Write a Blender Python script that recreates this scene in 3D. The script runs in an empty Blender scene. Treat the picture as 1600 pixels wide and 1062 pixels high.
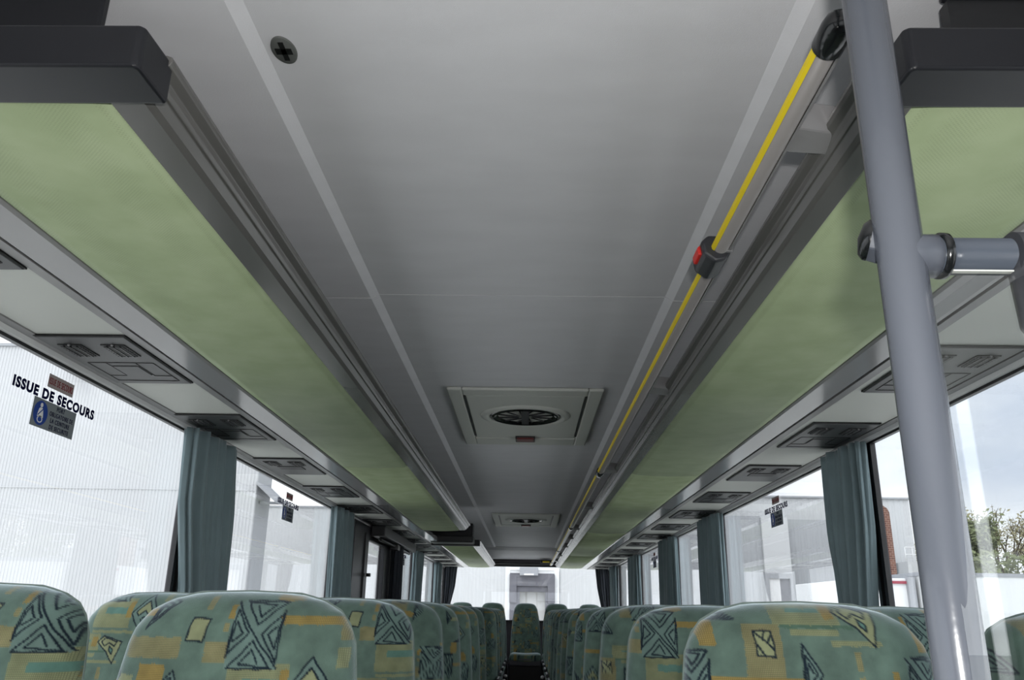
import bpy, bmesh, math, random
import numpy as np
from mathutils import Vector, Matrix
random.seed(7)
rng = np.random.default_rng(5)
SC = bpy.context.scene
COL = SC.collection
PI = math.pi
EYE = 1.22

# ------------------------------------------------------------------ camera
FPX = 1270.0
RHO = 0.0175
a = Vector(((822-800)/FPX, -(955-531)/FPX, -1.0)).normalized()
h = Vector((1, -RHO, 0))
up = a.cross(h)
up.normalize()
if up.y < 0: up = -up
r = a.cross(up)
cam_d = bpy.data.cameras.new('camera')
cam = bpy.data.objects.new('camera', cam_d)
COL.objects.link(cam)
cam_d.sensor_fit = 'HORIZONTAL'
cam_d.sensor_width = 36.0
cam_d.lens = 36.0*FPX/1600.0
cam_d.clip_start = 0.02
cam_d.clip_end = 500
cam.matrix_world = Matrix(((r.x, r.y, r.z, 0), (a.x, a.y, a.z, 0), (up.x, up.y, up.z, EYE), (0, 0, 0, 1)))
SC.camera = cam

# ------------------------------------------------------------------ world and lights
SC.view_settings.view_transform = 'Standard'
SC.view_settings.look = 'None'
SC.view_settings.gamma = 1
SC.view_settings.exposure = 0.34
SC.view_settings.use_curve_mapping = False
w = bpy.data.worlds.new('overcast_sky'); SC.world = w
w.use_nodes = True
nt = w.node_tree
nt.nodes.clear()
out = nt.nodes.new('ShaderNodeOutputWorld')
bg = nt.nodes.new('ShaderNodeBackground')
tc = nt.nodes.new('ShaderNodeTexCoord')
mp = nt.nodes.new('ShaderNodeMapping'); mp.inputs['Scale'].default_value = (1.6, 1.6, 4.0)
nz = nt.nodes.new('ShaderNodeTexNoise'); nz.inputs['Scale'].default_value = 1.7; nz.inputs['Detail'].default_value = 5
cr = nt.nodes.new('ShaderNodeValToRGB')
cr.color_ramp.elements[0].position = 0.34; cr.color_ramp.elements[0].color = (0.57, 0.62, 0.73, 1)
cr.color_ramp.elements[1].position = 0.62; cr.color_ramp.elements[1].color = (0.95, 0.955, 0.98, 1)
nt.links.new(tc.outputs['Generated'], mp.inputs['Vector'])
nt.links.new(mp.outputs['Vector'], nz.inputs['Vector'])
nt.links.new(nz.outputs['Fac'], cr.inputs['Fac'])
dt = nt.nodes.new('ShaderNodeVectorMath'); dt.operation = 'DOT_PRODUCT'; dt.inputs[1].default_value = (0.60, 0.78, 0.17)
nt.links.new(tc.outputs['Generated'], dt.inputs[0])
bank = nt.nodes.new('ShaderNodeMapRange'); bank.interpolation_type = 'SMOOTHSTEP'
bank.inputs['From Min'].default_value = 0.45; bank.inputs['From Max'].default_value = 0.95; bank.inputs['To Min'].default_value = 1.0; bank.inputs['To Max'].default_value = 0.66
nt.links.new(dt.outputs['Value'], bank.inputs['Value'])
sc_ = nt.nodes.new('ShaderNodeVectorMath'); sc_.operation = 'SCALE'
nt.links.new(cr.outputs['Color'], sc_.inputs[0]); nt.links.new(bank.outputs[0], sc_.inputs['Scale'])
nt.links.new(sc_.outputs[0], bg.inputs['Color'])
nt.links.new(bg.outputs['Background'], out.inputs['Surface'])
bg.inputs['Strength'].default_value = 2.15

sun_d = bpy.data.lights.new('hazy_sun', 'SUN'); sun_d.energy = 0.8; sun_d.angle = math.radians(25); sun_d.color = (1, .98, .95)
sun = bpy.data.objects.new('hazy_sun', sun_d); COL.objects.link(sun)
sun.rotation_euler = Vector((0.30, 0.62, -0.72)).to_track_quat('-Z', 'Y').to_euler()

fl_d = bpy.data.lights.new('camera_flash', 'POINT'); fl_d.energy = 29.0; fl_d.shadow_soft_size = 0.018; fl_d.color = (1, .985, .96)
fl = bpy.data.objects.new('camera_flash', fl_d); COL.objects.link(fl)
fl.location = Vector((0.038, -0.02, EYE+0.085))

# ------------------------------------------------------------------ helpers
def srgb(r_, g, b):
    f = lambda c: (c/255/12.92) if c/255 <= 0.04045 else ((c/255+0.055)/1.055)**2.4
    return (f(r_), f(g), f(b), 1)

def mat(name, col, rough=0.6, spec=0.5, metal=0.0, noise=0.0, nscale=20.0, bump=0.0, bscale=200.0, sheen=0.0, coat=0.0, stretch=None):
    m = bpy.data.materials.new(name); m.use_nodes = True
    t = m.node_tree; p = t.nodes['Principled BSDF']
    p.inputs['Base Color'].default_value = col
    p.inputs['Roughness'].default_value = rough
    p.inputs['Specular IOR Level'].default_value = spec
    p.inputs['Metallic'].default_value = metal
    p.inputs['Coat Weight'].default_value = coat
    if sheen:
        p.inputs['Sheen Weight'].default_value = sheen
        p.inputs['Sheen Roughness'].default_value = 0.35
    c = t.nodes.new('ShaderNodeTexCoord')
    if noise:
        n = t.nodes.new('ShaderNodeTexNoise'); n.inputs['Scale'].default_value = nscale; n.inputs['Detail'].default_value = 4
        src = c.outputs['Object']
        if stretch:
            mm = t.nodes.new('ShaderNodeMapping'); mm.inputs['Scale'].default_value = stretch
            t.links.new(src, mm.inputs['Vector']); src = mm.outputs['Vector']
        t.links.new(src, n.inputs['Vector'])
        rp = t.nodes.new('ShaderNodeValToRGB')
        rp.color_ramp.elements[0].position = 0.3; rp.color_ramp.elements[1].position = 0.7
        lo = tuple(x*(1-noise) for x in col[:3])+(1,); hi = tuple(min(1, x*(1+noise)) for x in col[:3])+(1,)
        rp.color_ramp.elements[0].color = lo; rp.color_ramp.elements[1].color = hi
        t.links.new(n.outputs['Fac'], rp.inputs['Fac'])
        t.links.new(rp.outputs['Color'], p.inputs['Base Color'])
    if bump:
        n2 = t.nodes.new('ShaderNodeTexNoise'); n2.inputs['Scale'].default_value = bscale; n2.inputs['Detail'].default_value = 2
        t.links.new(c.outputs['Object'], n2.inputs['Vector'])
        b = t.nodes.new('ShaderNodeBump'); b.inputs['Strength'].default_value = bump; b.inputs['Distance'].default_value = 0.002
        t.links.new(n2.outputs['Fac'], b.inputs['Height']); t.links.new(b.outputs['Normal'], p.inputs['Normal'])
    return m

def math_node(t, op, a_, b_=None):
    n = t.nodes.new('ShaderNodeMath'); n.operation = op
    for i, v in enumerate((a_, b_)):
        if v is None: continue
        if isinstance(v, (int, float)): n.inputs[i].default_value = v
        else: t.links.new(v, n.inputs[i])
    return n.outputs[0]

def glass_mat(name, tint=(0.93, 0.95, 0.95, 1), f0=0.035, rough=0.0):
    m = bpy.data.materials.new(name); m.use_nodes = True
    t = m.node_tree; t.nodes.clear()
    o = t.nodes.new('ShaderNodeOutputMaterial')
    tr = t.nodes.new('ShaderNodeBsdfTransparent'); tr.inputs['Color'].default_value = tint
    gl = t.nodes.new('ShaderNodeBsdfGlossy'); gl.inputs['Roughness'].default_value = rough; gl.inputs['Color'].default_value = (1, 1, 1, 1)
    g = t.nodes.new('ShaderNodeNewGeometry')
    d = t.nodes.new('ShaderNodeVectorMath'); d.operation = 'DOT_PRODUCT'
    t.links.new(g.outputs['Incoming'], d.inputs[0]); t.links.new(g.outputs['Normal'], d.inputs[1])
    c = math_node(t, 'ABSOLUTE', d.outputs['Value'])
    k = math_node(t, 'POWER', math_node(t, 'SUBTRACT', 1.0, c), 5.0)
    f = math_node(t, 'ADD', f0, math_node(t, 'MULTIPLY', k, 1-f0))
    mx = t.nodes.new('ShaderNodeMixShader')
    t.links.new(f, mx.inputs[0]); t.links.new(tr.outputs[0], mx.inputs[1]); t.links.new(gl.outputs[0], mx.inputs[2])
    t.links.new(mx.outputs[0], o.inputs['Surface'])
    return m

M = {}
M['ceil'] = mat('ceiling_felt', srgb(205, 205, 208), 0.9, 0.2, noise=0.03, nscale=5, bump=0.15, bscale=500, stretch=(1, 2.5, 1))
M['grey'] = mat('grey_plastic', srgb(134, 133, 133), 0.42, 0.45, noise=0.02, nscale=6)
M['profile'] = mat('grey_rack_profile', srgb(90, 89, 87), 0.24, 0.5)
M['strip'] = mat('satin_grey_strip', srgb(146, 145, 146), 0.14, 0.5)
M['edge'] = mat('trim_edge_highlight', srgb(205, 205, 205), 0.25, 0.5)  # paler than the trim: window light reflected on the lip, painted as colour
M['lightgrey'] = mat('light_grey_panel', srgb(196, 198, 192), 0.55, 0.4, noise=0.02, nscale=4)
M['dark'] = mat('dark_plastic', srgb(28, 29, 33), 0.36, 0.3, bump=0.05, bscale=900)
M['plug'] = mat('plug_grey', srgb(92, 94, 92), 0.7, 0.2)
M['black'] = mat('black_rubber', srgb(24, 25, 27), 0.4, 0.5)
M['blackgloss'] = mat('glossy_black', srgb(18, 20, 21), 0.18, 0.5)
M['unit'] = mat('vent_grey', srgb(62, 63, 64), 0.42, 0.3)
M['unitline'] = mat('vent_outline', srgb(16, 16, 17), 0.5, 0.4)
M['pole'] = mat('powder_coated_grey_blue', srgb(82, 86, 94), 0.2, 0.5, bump=0.10, bscale=90)
M['bar'] = mat('grey_blue_bar', srgb(66, 72, 81), 0.25, 0.5, bump=0.1, bscale=90)
M['polecap'] = mat('dark_grey_fitting', srgb(44, 45, 49), 0.4, 0.5)
M['fitting'] = mat('grey_fitting', srgb(72, 76, 84), 0.35, 0.5)
M['rail'] = mat('rail_grey', srgb(122, 119, 117), 0.32, 0.5)
M['bracket'] = mat('bracket_grey', srgb(138, 137, 138), 0.3, 0.5, metal=0.2)
M['yellow'] = mat('yellow_strip', srgb(222, 197, 30), 0.45, 0.4)
M['red'] = mat('red_plastic', srgb(205, 42, 36), 0.35, 0.5)
M['darkred'] = mat('dark_red_lamp', srgb(95, 16, 16), 0.3, 0.5)
M['hatch'] = mat('hatch_grey', srgb(188, 190, 184), 0.5, 0.4)
M['wall'] = mat('wall_lining', srgb(74, 72, 75), 0.7, 0.3)
M['floor'] = mat('floor_rubber', srgb(44, 45, 46), 0.6, 0.3, noise=0.2, nscale=40)
M['seatgrey'] = mat('seat_shell_grey', srgb(98, 97, 104), 0.45, 0.4)
M['white'] = mat('white_plastic', srgb(225, 225, 225), 0.35, 0.5)
M['navy'] = mat('navy_lettering', srgb(18, 20, 54), 0.8, 0.05)
M['redtext'] = mat('dark_red_lettering', srgb(120, 24, 34), 0.8, 0.05)
M['greyplate'] = mat('grey_sticker', srgb(122, 128, 132), 0.6, 0.3)
M['redplate'] = mat('red_sticker_back', srgb(158, 148, 146), 0.6, 0.3)
M['blue'] = mat('blue_disc', srgb(28, 62, 140), 0.6, 0.3)
M['glass'] = glass_mat('window_glass', (0.95, 0.965, 0.965, 1))
M['perspex'] = glass_mat('clear_screen', (0.94, 0.95, 0.95, 1), 0.10)
M['build'] = mat('white_cladding', srgb(192, 193, 194), 0.6, 0.3, noise=0.02, nscale=0.3)
M['buildgrey'] = mat('pale_grey_cladding', srgb(160, 162, 165), 0.6, 0.3, noise=0.02, nscale=0.3)
M['dock'] = mat('dock_curtain', srgb(104, 104, 110), 0.8, 0.2, noise=0.12, nscale=1.5)
M['dockdoor'] = mat('dock_door', srgb(190, 190, 188), 0.7, 0.2)
M['asphalt'] = mat('asphalt', srgb(205, 204, 200), 0.9, 0.2, noise=0.08, nscale=3)
M['brick'] = None
M['bark'] = mat('bark', srgb(92, 82, 68), 0.9, 0.1)
M['leaf'] = mat('leaf', srgb(126, 132, 98), 0.8, 0.1, noise=0.25, nscale=1.0)
M['leafpale'] = mat('pale_leaf', srgb(146, 140, 110), 0.8, 0.1, noise=0.2, nscale=1.0)
M['trailer'] = mat('white_trailer', srgb(222, 223, 223), 0.5, 0.4)
M['truckgrey'] = mat('truck_grey', srgb(150, 152, 156), 0.5, 0.4)
M['crimson'] = mat('crimson_paint', srgb(150, 62, 76), 0.5, 0.4)

# brick
m = bpy.data.materials.new('brick'); m.use_nodes = True; t = m.node_tree; p = t.nodes['Principled BSDF']
b = t.nodes.new('ShaderNodeTexBrick'); b.inputs['Color1'].default_value = srgb(118, 82, 68); b.inputs['Color2'].default_value = srgb(96, 62, 54)
b.inputs['Mortar'].default_value = srgb(150, 130, 118); b.inputs['Scale'].default_value = 2.5
c = t.nodes.new('ShaderNodeTexCoord'); mp = t.nodes.new('ShaderNodeMapping'); mp.inputs['Rotation'].default_value = (PI/2, 0, 0)
t.links.new(c.outputs['Object'], mp.inputs['Vector']); t.links.new(mp.outputs['Vector'], b.inputs['Vector']); t.links.new(b.outputs['Color'], p.inputs['Base Color'])
p.inputs['Roughness'].default_value = 0.9
M['brick'] = m

# green perforated panel
m = bpy.data.materials.new('green_perforated_vinyl'); m.use_nodes = True; t = m.node_tree; p = t.nodes['Principled BSDF']
p.inputs['Roughness'].default_value = 0.6; p.inputs['Specular IOR Level'].default_value = 0.3
c = t.nodes.new('ShaderNodeTexCoord')
vo = t.nodes.new('ShaderNodeTexVoronoi'); vo.inputs['Scale'].default_value = 230; vo.inputs['Randomness'].default_value = 0.1
mp = t.nodes.new('ShaderNodeMapping'); mp.inputs['Rotation'].default_value = (0, 0, 0.78)
t.links.new(c.outputs['Object'], mp.inputs['Vector']); t.links.new(mp.outputs['Vector'], vo.inputs['Vector'])
cr = t.nodes.new('ShaderNodeValToRGB'); cr.color_ramp.elements[0].position = 0.25; cr.color_ramp.elements[1].position = 0.42
cr.color_ramp.elements[0].color = (0.88, 0.88, 0.88, 1); cr.color_ramp.elements[1].color = (1, 1, 1, 1)
t.links.new(vo.outputs['Distance'], cr.inputs['Fac'])
nn = t.nodes.new('ShaderNodeTexNoise'); nn.inputs['Scale'].default_value = 9; nn.inputs['Detail'].default_value = 4
t.links.new(c.outputs['Object'], nn.inputs['Vector'])
c2 = t.nodes.new('ShaderNodeValToRGB'); c2.color_ramp.elements[0].color = srgb(145, 159, 124); c2.color_ramp.elements[1].color = srgb(156, 169, 135)
c2.color_ramp.elements[0].position = 0.35; c2.color_ramp.elements[1].position = 0.65
t.links.new(nn.outputs['Fac'], c2.inputs['Fac'])
mx = t.nodes.new('ShaderNodeMix'); mx.data_type = 'RGBA'; mx.blend_type = 'MULTIPLY'; mx.inputs[0].default_value = 1
t.links.new(c2.outputs['Color'], mx.inputs[6]); t.links.new(cr.outputs['Color'], mx.inputs[7])
t.links.new(mx.outputs[2], p.inputs['Base Color'])
M['green'] = m

# moquette fabric: colours are woven in (vertex colours), grid weave where alpha is 1
m = bpy.data.materials.new('patterned_moquette'); m.use_nodes = True; t = m.node_tree; p = t.nodes['Principled BSDF']
p.inputs['Roughness'].default_value = 0.85; p.inputs['Specular IOR Level'].default_value = 0.2
p.inputs['Sheen Weight'].default_value = 0.8; p.inputs['Sheen Roughness'].default_value = 0.35; p.inputs['Sheen Tint'].default_value = (0.8, 0.92, 1, 1)
at = t.nodes.new('ShaderNodeVertexColor'); at.layer_name = 'weave'
c = t.nodes.new('ShaderNodeTexCoord')
sep = t.nodes.new('ShaderNodeSeparateXYZ'); t.links.new(c.outputs['Object'], sep.inputs[0])
sx = math_node(t, 'SINE', math_node(t, 'MULTIPLY', sep.outputs[0], 2*PI/0.0026))
sz = math_node(t, 'SINE', math_node(t, 'MULTIPLY', sep.outputs[2], 2*PI/0.0026))
g = math_node(t, 'MAXIMUM', sx, sz)
g = math_node(t, 'MULTIPLY', math_node(t, 'MULTIPLY', math_node(t, 'GREATER_THAN', g, 0.6), at.outputs['Alpha']), 0.38)
nn = t.nodes.new('ShaderNodeTexNoise'); nn.inputs['Scale'].default_value = 30; nn.inputs['Detail'].default_value = 5
t.links.new(c.outputs['Object'], nn.inputs['Vector'])
mr = t.nodes.new('ShaderNodeMapRange'); mr.inputs['From Min'].default_value = 0.3; mr.inputs['From Max'].default_value = 0.7; mr.inputs['To Min'].default_value = 0.55; mr.inputs['To Max'].default_value = 0.80
t.links.new(nn.outputs['Fac'], mr.inputs['Value'])
val = math_node(t, 'MULTIPLY', mr.outputs[0], math_node(t, 'SUBTRACT', 1.0, g))
vm = t.nodes.new('ShaderNodeVectorMath'); vm.operation = 'SCALE'
t.links.new(at.outputs['Color'], vm.inputs[0]); t.links.new(val, vm.inputs['Scale'])
t.links.new(vm.outputs[0], p.inputs['Base Color'])
bn = t.nodes.new('ShaderNodeBump'); bn.inputs['Strength'].default_value = 0.25; bn.inputs['Distance'].default_value = 0.002
n3 = t.nodes.new('ShaderNodeTexNoise'); n3.inputs['Scale'].default_value = 500
t.links.new(c.outputs['Object'], n3.inputs['Vector']); t.links.new(n3.outputs['Fac'], bn.inputs['Height']); t.links.new(bn.outputs['Normal'], p.inputs['Normal'])
M['fabric'] = m
M['fabricplain'] = mat('plain_teal_moquette', srgb(112, 126, 120), 0.85, 0.2, noise=0.15, nscale=30, sheen=0.3)
M['curtain'] = mat('blue_grey_curtain', srgb(108, 124, 128), 0.75, 0.3, noise=0.06, nscale=12, sheen=0.3)
M['curtaindark'] = mat('dark_curtain', srgb(44, 48, 54), 0.8, 0.3, sheen=0.1)


class MB:
    def __init__(s): s.v = []; s.f = []; s.sm = []
    def add(s, vs, fs, smooth=False):
        o = len(s.v); s.v += [tuple(x) for x in vs]; s.f += [tuple(i+o for i in f) for f in fs]; s.sm += [smooth]*len(fs); return s
    def box(s, x0, x1, y0, y1, z0, z1):
        x0, x1 = min(x0, x1), max(x0, x1)
        vs = [(x, y, z) for z in (z0, z1) for y in (y0, y1) for x in (x0, x1)]
        return s.add(vs, [(0, 2, 3, 1), (4, 5, 7, 6), (0, 1, 5, 4), (2, 6, 7, 3), (0, 4, 6, 2), (1, 3, 7, 5)])
    def prism(s, pts, a0, a1, axis='y', smooth=False):
        n = len(pts)
        def P(p_, q):
            if axis == 'y': return (p_[0], q, p_[1])
            if axis == 'x': return (q, p_[0], p_[1])
            return (p_[0], p_[1], q)
        vs = [P(p_, a0) for p_ in pts]+[P(p_, a1) for p_ in pts]
        fs = [tuple(range(n-1, -1, -1)), tuple(range(n, 2*n))]
        s.add(vs, fs)
        o = len(s.v)-2*n
        for i in range(n):
            j = (i+1) % n; s.f.append((o+i, o+j, o+n+j, o+n+i)); s.sm.append(smooth)
        return s
    def tube(s, p0, p1, r0, r1=None, n=24, cap=True, smooth=True):
        r1 = r0 if r1 is None else r1
        p0 = Vector(p0); p1 = Vector(p1); d = (p1-p0).normalized()
        u = d.orthogonal().normalized(); v = d.cross(u)
        vs = [p0+(u*math.cos(2*PI*i/n)+v*math.sin(2*PI*i/n))*r0 for i in range(n)]+[p1+(u*math.cos(2*PI*i/n)+v*math.sin(2*PI*i/n))*r1 for i in range(n)]
        s.add(vs, [(i, (i+1) % n, n+(i+1) % n, n+i) for i in range(n)], smooth)
        if cap:
            o = len(s.v)-2*n
            s.f.append(tuple(o+i for i in range(n-1, -1, -1))); s.f.append(tuple(o+n+i for i in range(n))); s.sm += [False, False]
        return s
    def lathe(s, p0, axis, prof, n=32):
        """prof: (distance along axis, radius)"""
        p0 = Vector(p0); d = Vector(axis).normalized(); u = d.orthogonal().normalized(); v = d.cross(u)
        vs = []
        for (l, rr) in prof:
            for i in range(n): vs.append(p0+d*l+(u*math.cos(2*PI*i/n)+v*math.sin(2*PI*i/n))*max(rr, 1e-5))
        fs = []
        for k in range(len(prof)-1):
            for i in range(n): fs.append((k*n+i, k*n+(i+1) % n, (k+1)*n+(i+1) % n, (k+1)*n+i))
        return s.add(vs, fs, True)
    def build(s, name, m_, parent=None, world=False, bevel=0.0, seg=2):
        me = bpy.data.meshes.new(name)
        vs = s.v
        if world and parent is not None:
            L = parent.location if parent.parent is None else parent.parent.location
            vs = [(x-L[0], y-L[1], z-L[2]) for x, y, z in vs]
        me.from_pydata(vs, [], s.f); me.update()
        bm = bmesh.new(); bm.from_mesh(me); bmesh.ops.recalc_face_normals(bm, faces=bm.faces); bm.to_mesh(me); bm.free()
        if any(s.sm): me.polygons.foreach_set('use_smooth', s.sm)
        me.materials.append(m_)
        o = bpy.data.objects.new(name, me); COL.objects.link(o)
        if parent is not None: o.parent = parent
        if bevel:
            b_ = o.modifiers.new('bevel', 'BEVEL'); b_.width = bevel; b_.segments = seg; b_.limit_method = 'ANGLE'; b_.angle_limit = 0.6
        return o


def box(x0, x1, y0, y1, z0, z1): return MB().box(x0, x1, y0, y1, z0, z1)

def thing(name, label, cat, loc=(0, 0, 0), group=None):
    o = bpy.data.objects.new(name, None); COL.objects.link(o); o.location = loc; o.empty_display_size = 0.05
    o['label'] = label; o['category'] = cat
    if group: o['group'] = group
    return o

def tag(o, label, cat, group=None, kind=None):
    o['label'] = label; o['category'] = cat
    if group: o['group'] = group
    if kind: o['kind'] = kind
    return o

def struct(o): o['kind'] = 'structure'; return o

def dup(root, loc, label, group=None):
    r_ = root.copy(); COL.objects.link(r_); r_.location = loc; r_['label'] = label
    if group: r_['group'] = group
    for ch in list(root.children):
        c_ = ch.copy(); COL.objects.link(c_); c_.parent = r_
        for g_ in list(ch.children):
            d_ = g_.copy(); COL.objects.link(d_); d_.parent = c_
    return r_

ORD = ['first', 'second', 'third', 'fourth', 'fifth', 'sixth', 'seventh', 'eighth', 'ninth', 'tenth', 'eleventh', 'twelfth', 'thirteenth', 'fourteenth', 'fifteenth']

# ------------------------------------------------------------------ shell of the coach
YF, YR = -2.2, 12.45
ZC = EYE+0.80
def ceiling_seg(y0, y1):
    xs = [(-1.25, ZC-.011), (-.424, ZC-.011), (-.403, ZC), (.361, ZC), (.382, ZC-.011), (1.25, ZC-.011)]
    pts = xs+[(1.25, ZC+.03), (-1.25, ZC+.03)]
    return MB().prism(pts, y0, y1)
mb = ceiling_seg(YF, 2.0215)
struct(mb.build('ceiling', M['ceil']))
mb = ceiling_seg(2.0255, 10.97)
struct(mb.build('ceiling', M['ceil']))
mb = MB()
mb.prism([(10.975, ZC-.012), (11.02, ZC-.04), (12.30, ZC-.075), (YR, ZC-.075), (YR, ZC+.03), (10.975, ZC+.03)], -1.2, 1.2, 'x')
struct(mb.build('ceiling', M['ceil'], bevel=0.006))
struct(box(-1.3, 1.3, YF, YR+.05, ZC+.04, ZC+.08).build('trim_1', M['wall']))   # roof plate added to block light leaking through the ceiling seam

struct(box(-.28, .28, YF, 11.6, -.05, 0).build('floor', M['floor']))
struct(box(-1.2, -.28, 1.0, 11.6, -.05, .12).build('floor', M['floor']))
struct(box(.28, 1.2, 1.0, 11.6, -.05, .12).build('floor', M['floor']))
struct(box(-1.2, -.28, YF, 1.0, -.05, 0).build('floor', M['floor']))
struct(box(.28, 1.2, YF, 1.0, -.05, 0).build('floor', M['floor']))
struct(box(-1.2, 1.2, 11.6, YR, -.05, .20).build('floor', M['floor']))

# side walls with window openings
LW = [(-1.95, -.95), (-.55, 2.835), (2.885, 5.09), (5.15, 5.60), (6.14, 6.86), (7.94, 8.76), (8.84, 10.88), (10.95, 12.2)]
RW = [(-1.95, -.95), (-.55, 2.835), (2.885, 5.11), (5.17, 6.69), (6.75, 8.85), (8.91, 10.88), (10.95, 12.2)]
ZB, ZT = 0.78, EYE+.588
def side_wall(s_, wins, name):
    mb = MB(); x0, x1 = 1.205*s_, 1.26*s_
    mb.box(x0, x1, YF, YR, -.3, ZB)
    mb.box(x0, s_*1.215, YF, YR, ZT, ZC+.03)
    ys = [YF]+[q for w_ in wins for q in w_]+[YR]
    for i in range(0, len(ys), 2): mb.box(x0, s_*1.215, ys[i], ys[i+1], ZB, ZT)
    struct(mb.build(name, M['wall']))
side_wall(-1, LW, 'wall_left'); side_wall(1, RW, 'wall_right')
wn = 1
for s_, wins in ((-1, LW), (1, RW)):
    for k, (y0, y1) in enumerate(wins):
        if s_ < 0 and k == 4: continue
        fr = MB(); X0, X1 = s_*1.192, s_*1.206
        fw = 0.012
        fr.box(X0, X1, y0+fw, y1-fw, ZT-.014, ZT+.004); fr.box(X0, X1, y0+fw, y1-fw, ZB, ZB+fw)
        fr.box(X0, X1, y0-.012, y0+fw, ZB, ZT+.004); fr.box(X0, X1, y1-fw, y1+.012, ZB, ZT+.004)
        if k == 0: fr.box(X0, X1, (y0+y1)/2-.012, (y0+y1)/2+.012, ZB, ZT); fr.box(X0, X1, y1-.12, y1-.105, ZB, ZT)
        f_ = struct(fr.build('window_%d' % wn, M['black']))
        g_ = box(s_*1.2025, s_*1.2065, y0, y1, ZB, ZT).build('pane', M['glass'], f_); g_['label'] = 'clear window glass'
        wn += 1

# rear wall and rear window
mb = MB()
mb.box(-1.2, 1.2, YR-.06, YR, -.1, 1.08); mb.box(-1.2, 1.2, YR-.06, YR, 1.868, ZC+.03)
mb.box(-1.2, -1.13, YR-.06, YR, 1.08, 1.868); mb.box(1.13, 1.2, YR-.06, YR, 1.08, 1.868)
struct(mb.build('wall_rear', M['wall']))
mb = MB(); mb.box(-1.14, 1.14, YR-.085, YR-.06, 1.84, 1.872); mb.box(-1.14, 1.14, YR-.085, YR-.06, 1.07, 1.10)
mb.box(-1.14, -1.11, YR-.085, YR-.06, 1.07, 1.87); mb.box(1.11, 1.14, YR-.085, YR-.06, 1.07, 1.87)
f_ = struct(mb.build('window_%d' % wn, M['black'])); wn += 1
g_ = box(-1.13, 1.13, YR-.04, YR-.035, 1.08, 1.868).build('pane', M['glass'], f_); g_['label'] = 'clear rear window glass'
# front wall with windscreen, dash
mb = MB()
mb.box(-1.2, 1.2, YF, YF+.06, -.3, .75); mb.box(-1.2, 1.2, YF, YF+.06, 1.80, ZC+.03)
mb.box(-1.2, -1.1, YF, YF+.06, .75, 1.8); mb.box(1.1, 1.2, YF, YF+.06, .75, 1.8)
struct(mb.build('wall_front', M['dark']))
mb = MB(); mb.box(-1.1, 1.1, YF+.05, YF+.08, .73, .77); mb.box(-.03, .03, YF+.02, YF+.05, .77, 1.8)
f_ = struct(mb.build('window_%d' % wn, M['black'])); wn += 1
g_ = box(-1.1, 1.1, YF+.01, YF+.015, .75, 1.8).build('pane', M['glass'], f_); g_['label'] = 'windscreen glass'

# mid door on the left wall
d = MB(); X0, X1 = -1.200, -1.165
d.box(X0, X1, 5.62, 6.15, .05, 1.80); d.box(X0, X1, 6.85, 7.10, .05, 1.80); d.box(X0, X1, 6.15, 6.85, 1.70, 1.80); d.box(X0, X1, 6.15, 6.85, .05, .80)
dd = struct(d.build('door_1', M['dark'], bevel=.006))
box(-1.185, -1.180, 6.14, 6.86, .80, 1.70).build('pane', M['glass'], dd)['label'] = 'clear door glass'
mb = MB(); mb.box(-1.165, -1.155, 5.98, 6.02, .7, 1.74); mb.build('door_seal', M['black'], dd)
mb = MB(); mb.tube((-1.15, 6.05, 1.45), (-1.12, 6.05, 1.45), .012); mb.build('door_handle', M['black'], dd)
mb = MB(); mb.box(-1.165, -1.06, 6.2, 8.0, 1.735, 1.812); mb.box(-1.15, -1.08, 7.0, 7.12, 1.69, 1.74); mb.tube((-1.11, 6.3, 1.72), (-1.11, 7.9, 1.72), .014)
o = mb.build('door_mechanism', M['black'], bevel=.006); tag(o, 'black door opener housing above the side door on the left', 'door mechanism')

# light grey channel between rack and window, window trims
for s_, xi, xo, nm in ((-1, .948, 1.157, 'trim_2'), (1, .908, 1.157, 'trim_3')):
    struct(box(s_*xi, s_*xo, .90 if 0 else YF, 12.38, EYE+.600, EYE+.612).build(nm, M['lightgrey']))
    pts = [(s_*1.159, EYE+.597), (s_*1.176, EYE+.593), (s_*1.176, EYE+.606), (s_*1.159, EYE+.606)]
    struct(MB().prism(pts, YF, 12.38).build('trim_%d' % (4 if s_ < 0 else 5), M['grey']))
    struct(MB().prism([(s_*1.1765, EYE+.592), (s_*1.182, EYE+.583), (s_*1.190, EYE+.581), (s_*1.190, EYE+.606), (s_*1.1765, EYE+.606)], YF, 12.38).build('trim_%d' % (12 if s_ < 0 else 13), M['edge']))  # thin lip carrying the painted highlight above the windows
    struct(box(s_*(xi-.027), s_*(xi-.003), YF, 12.38, EYE+.598, EYE+.612).build('trim_%d' % (6 if s_ < 0 else 7), M['grey']))
    struct(box(s_*(xi-.06), s_*1.205, YF, 12.38, EYE+.614, EYE+.62).build('trim_%d' % (8 if s_ < 0 else 9), M['black']))

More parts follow.
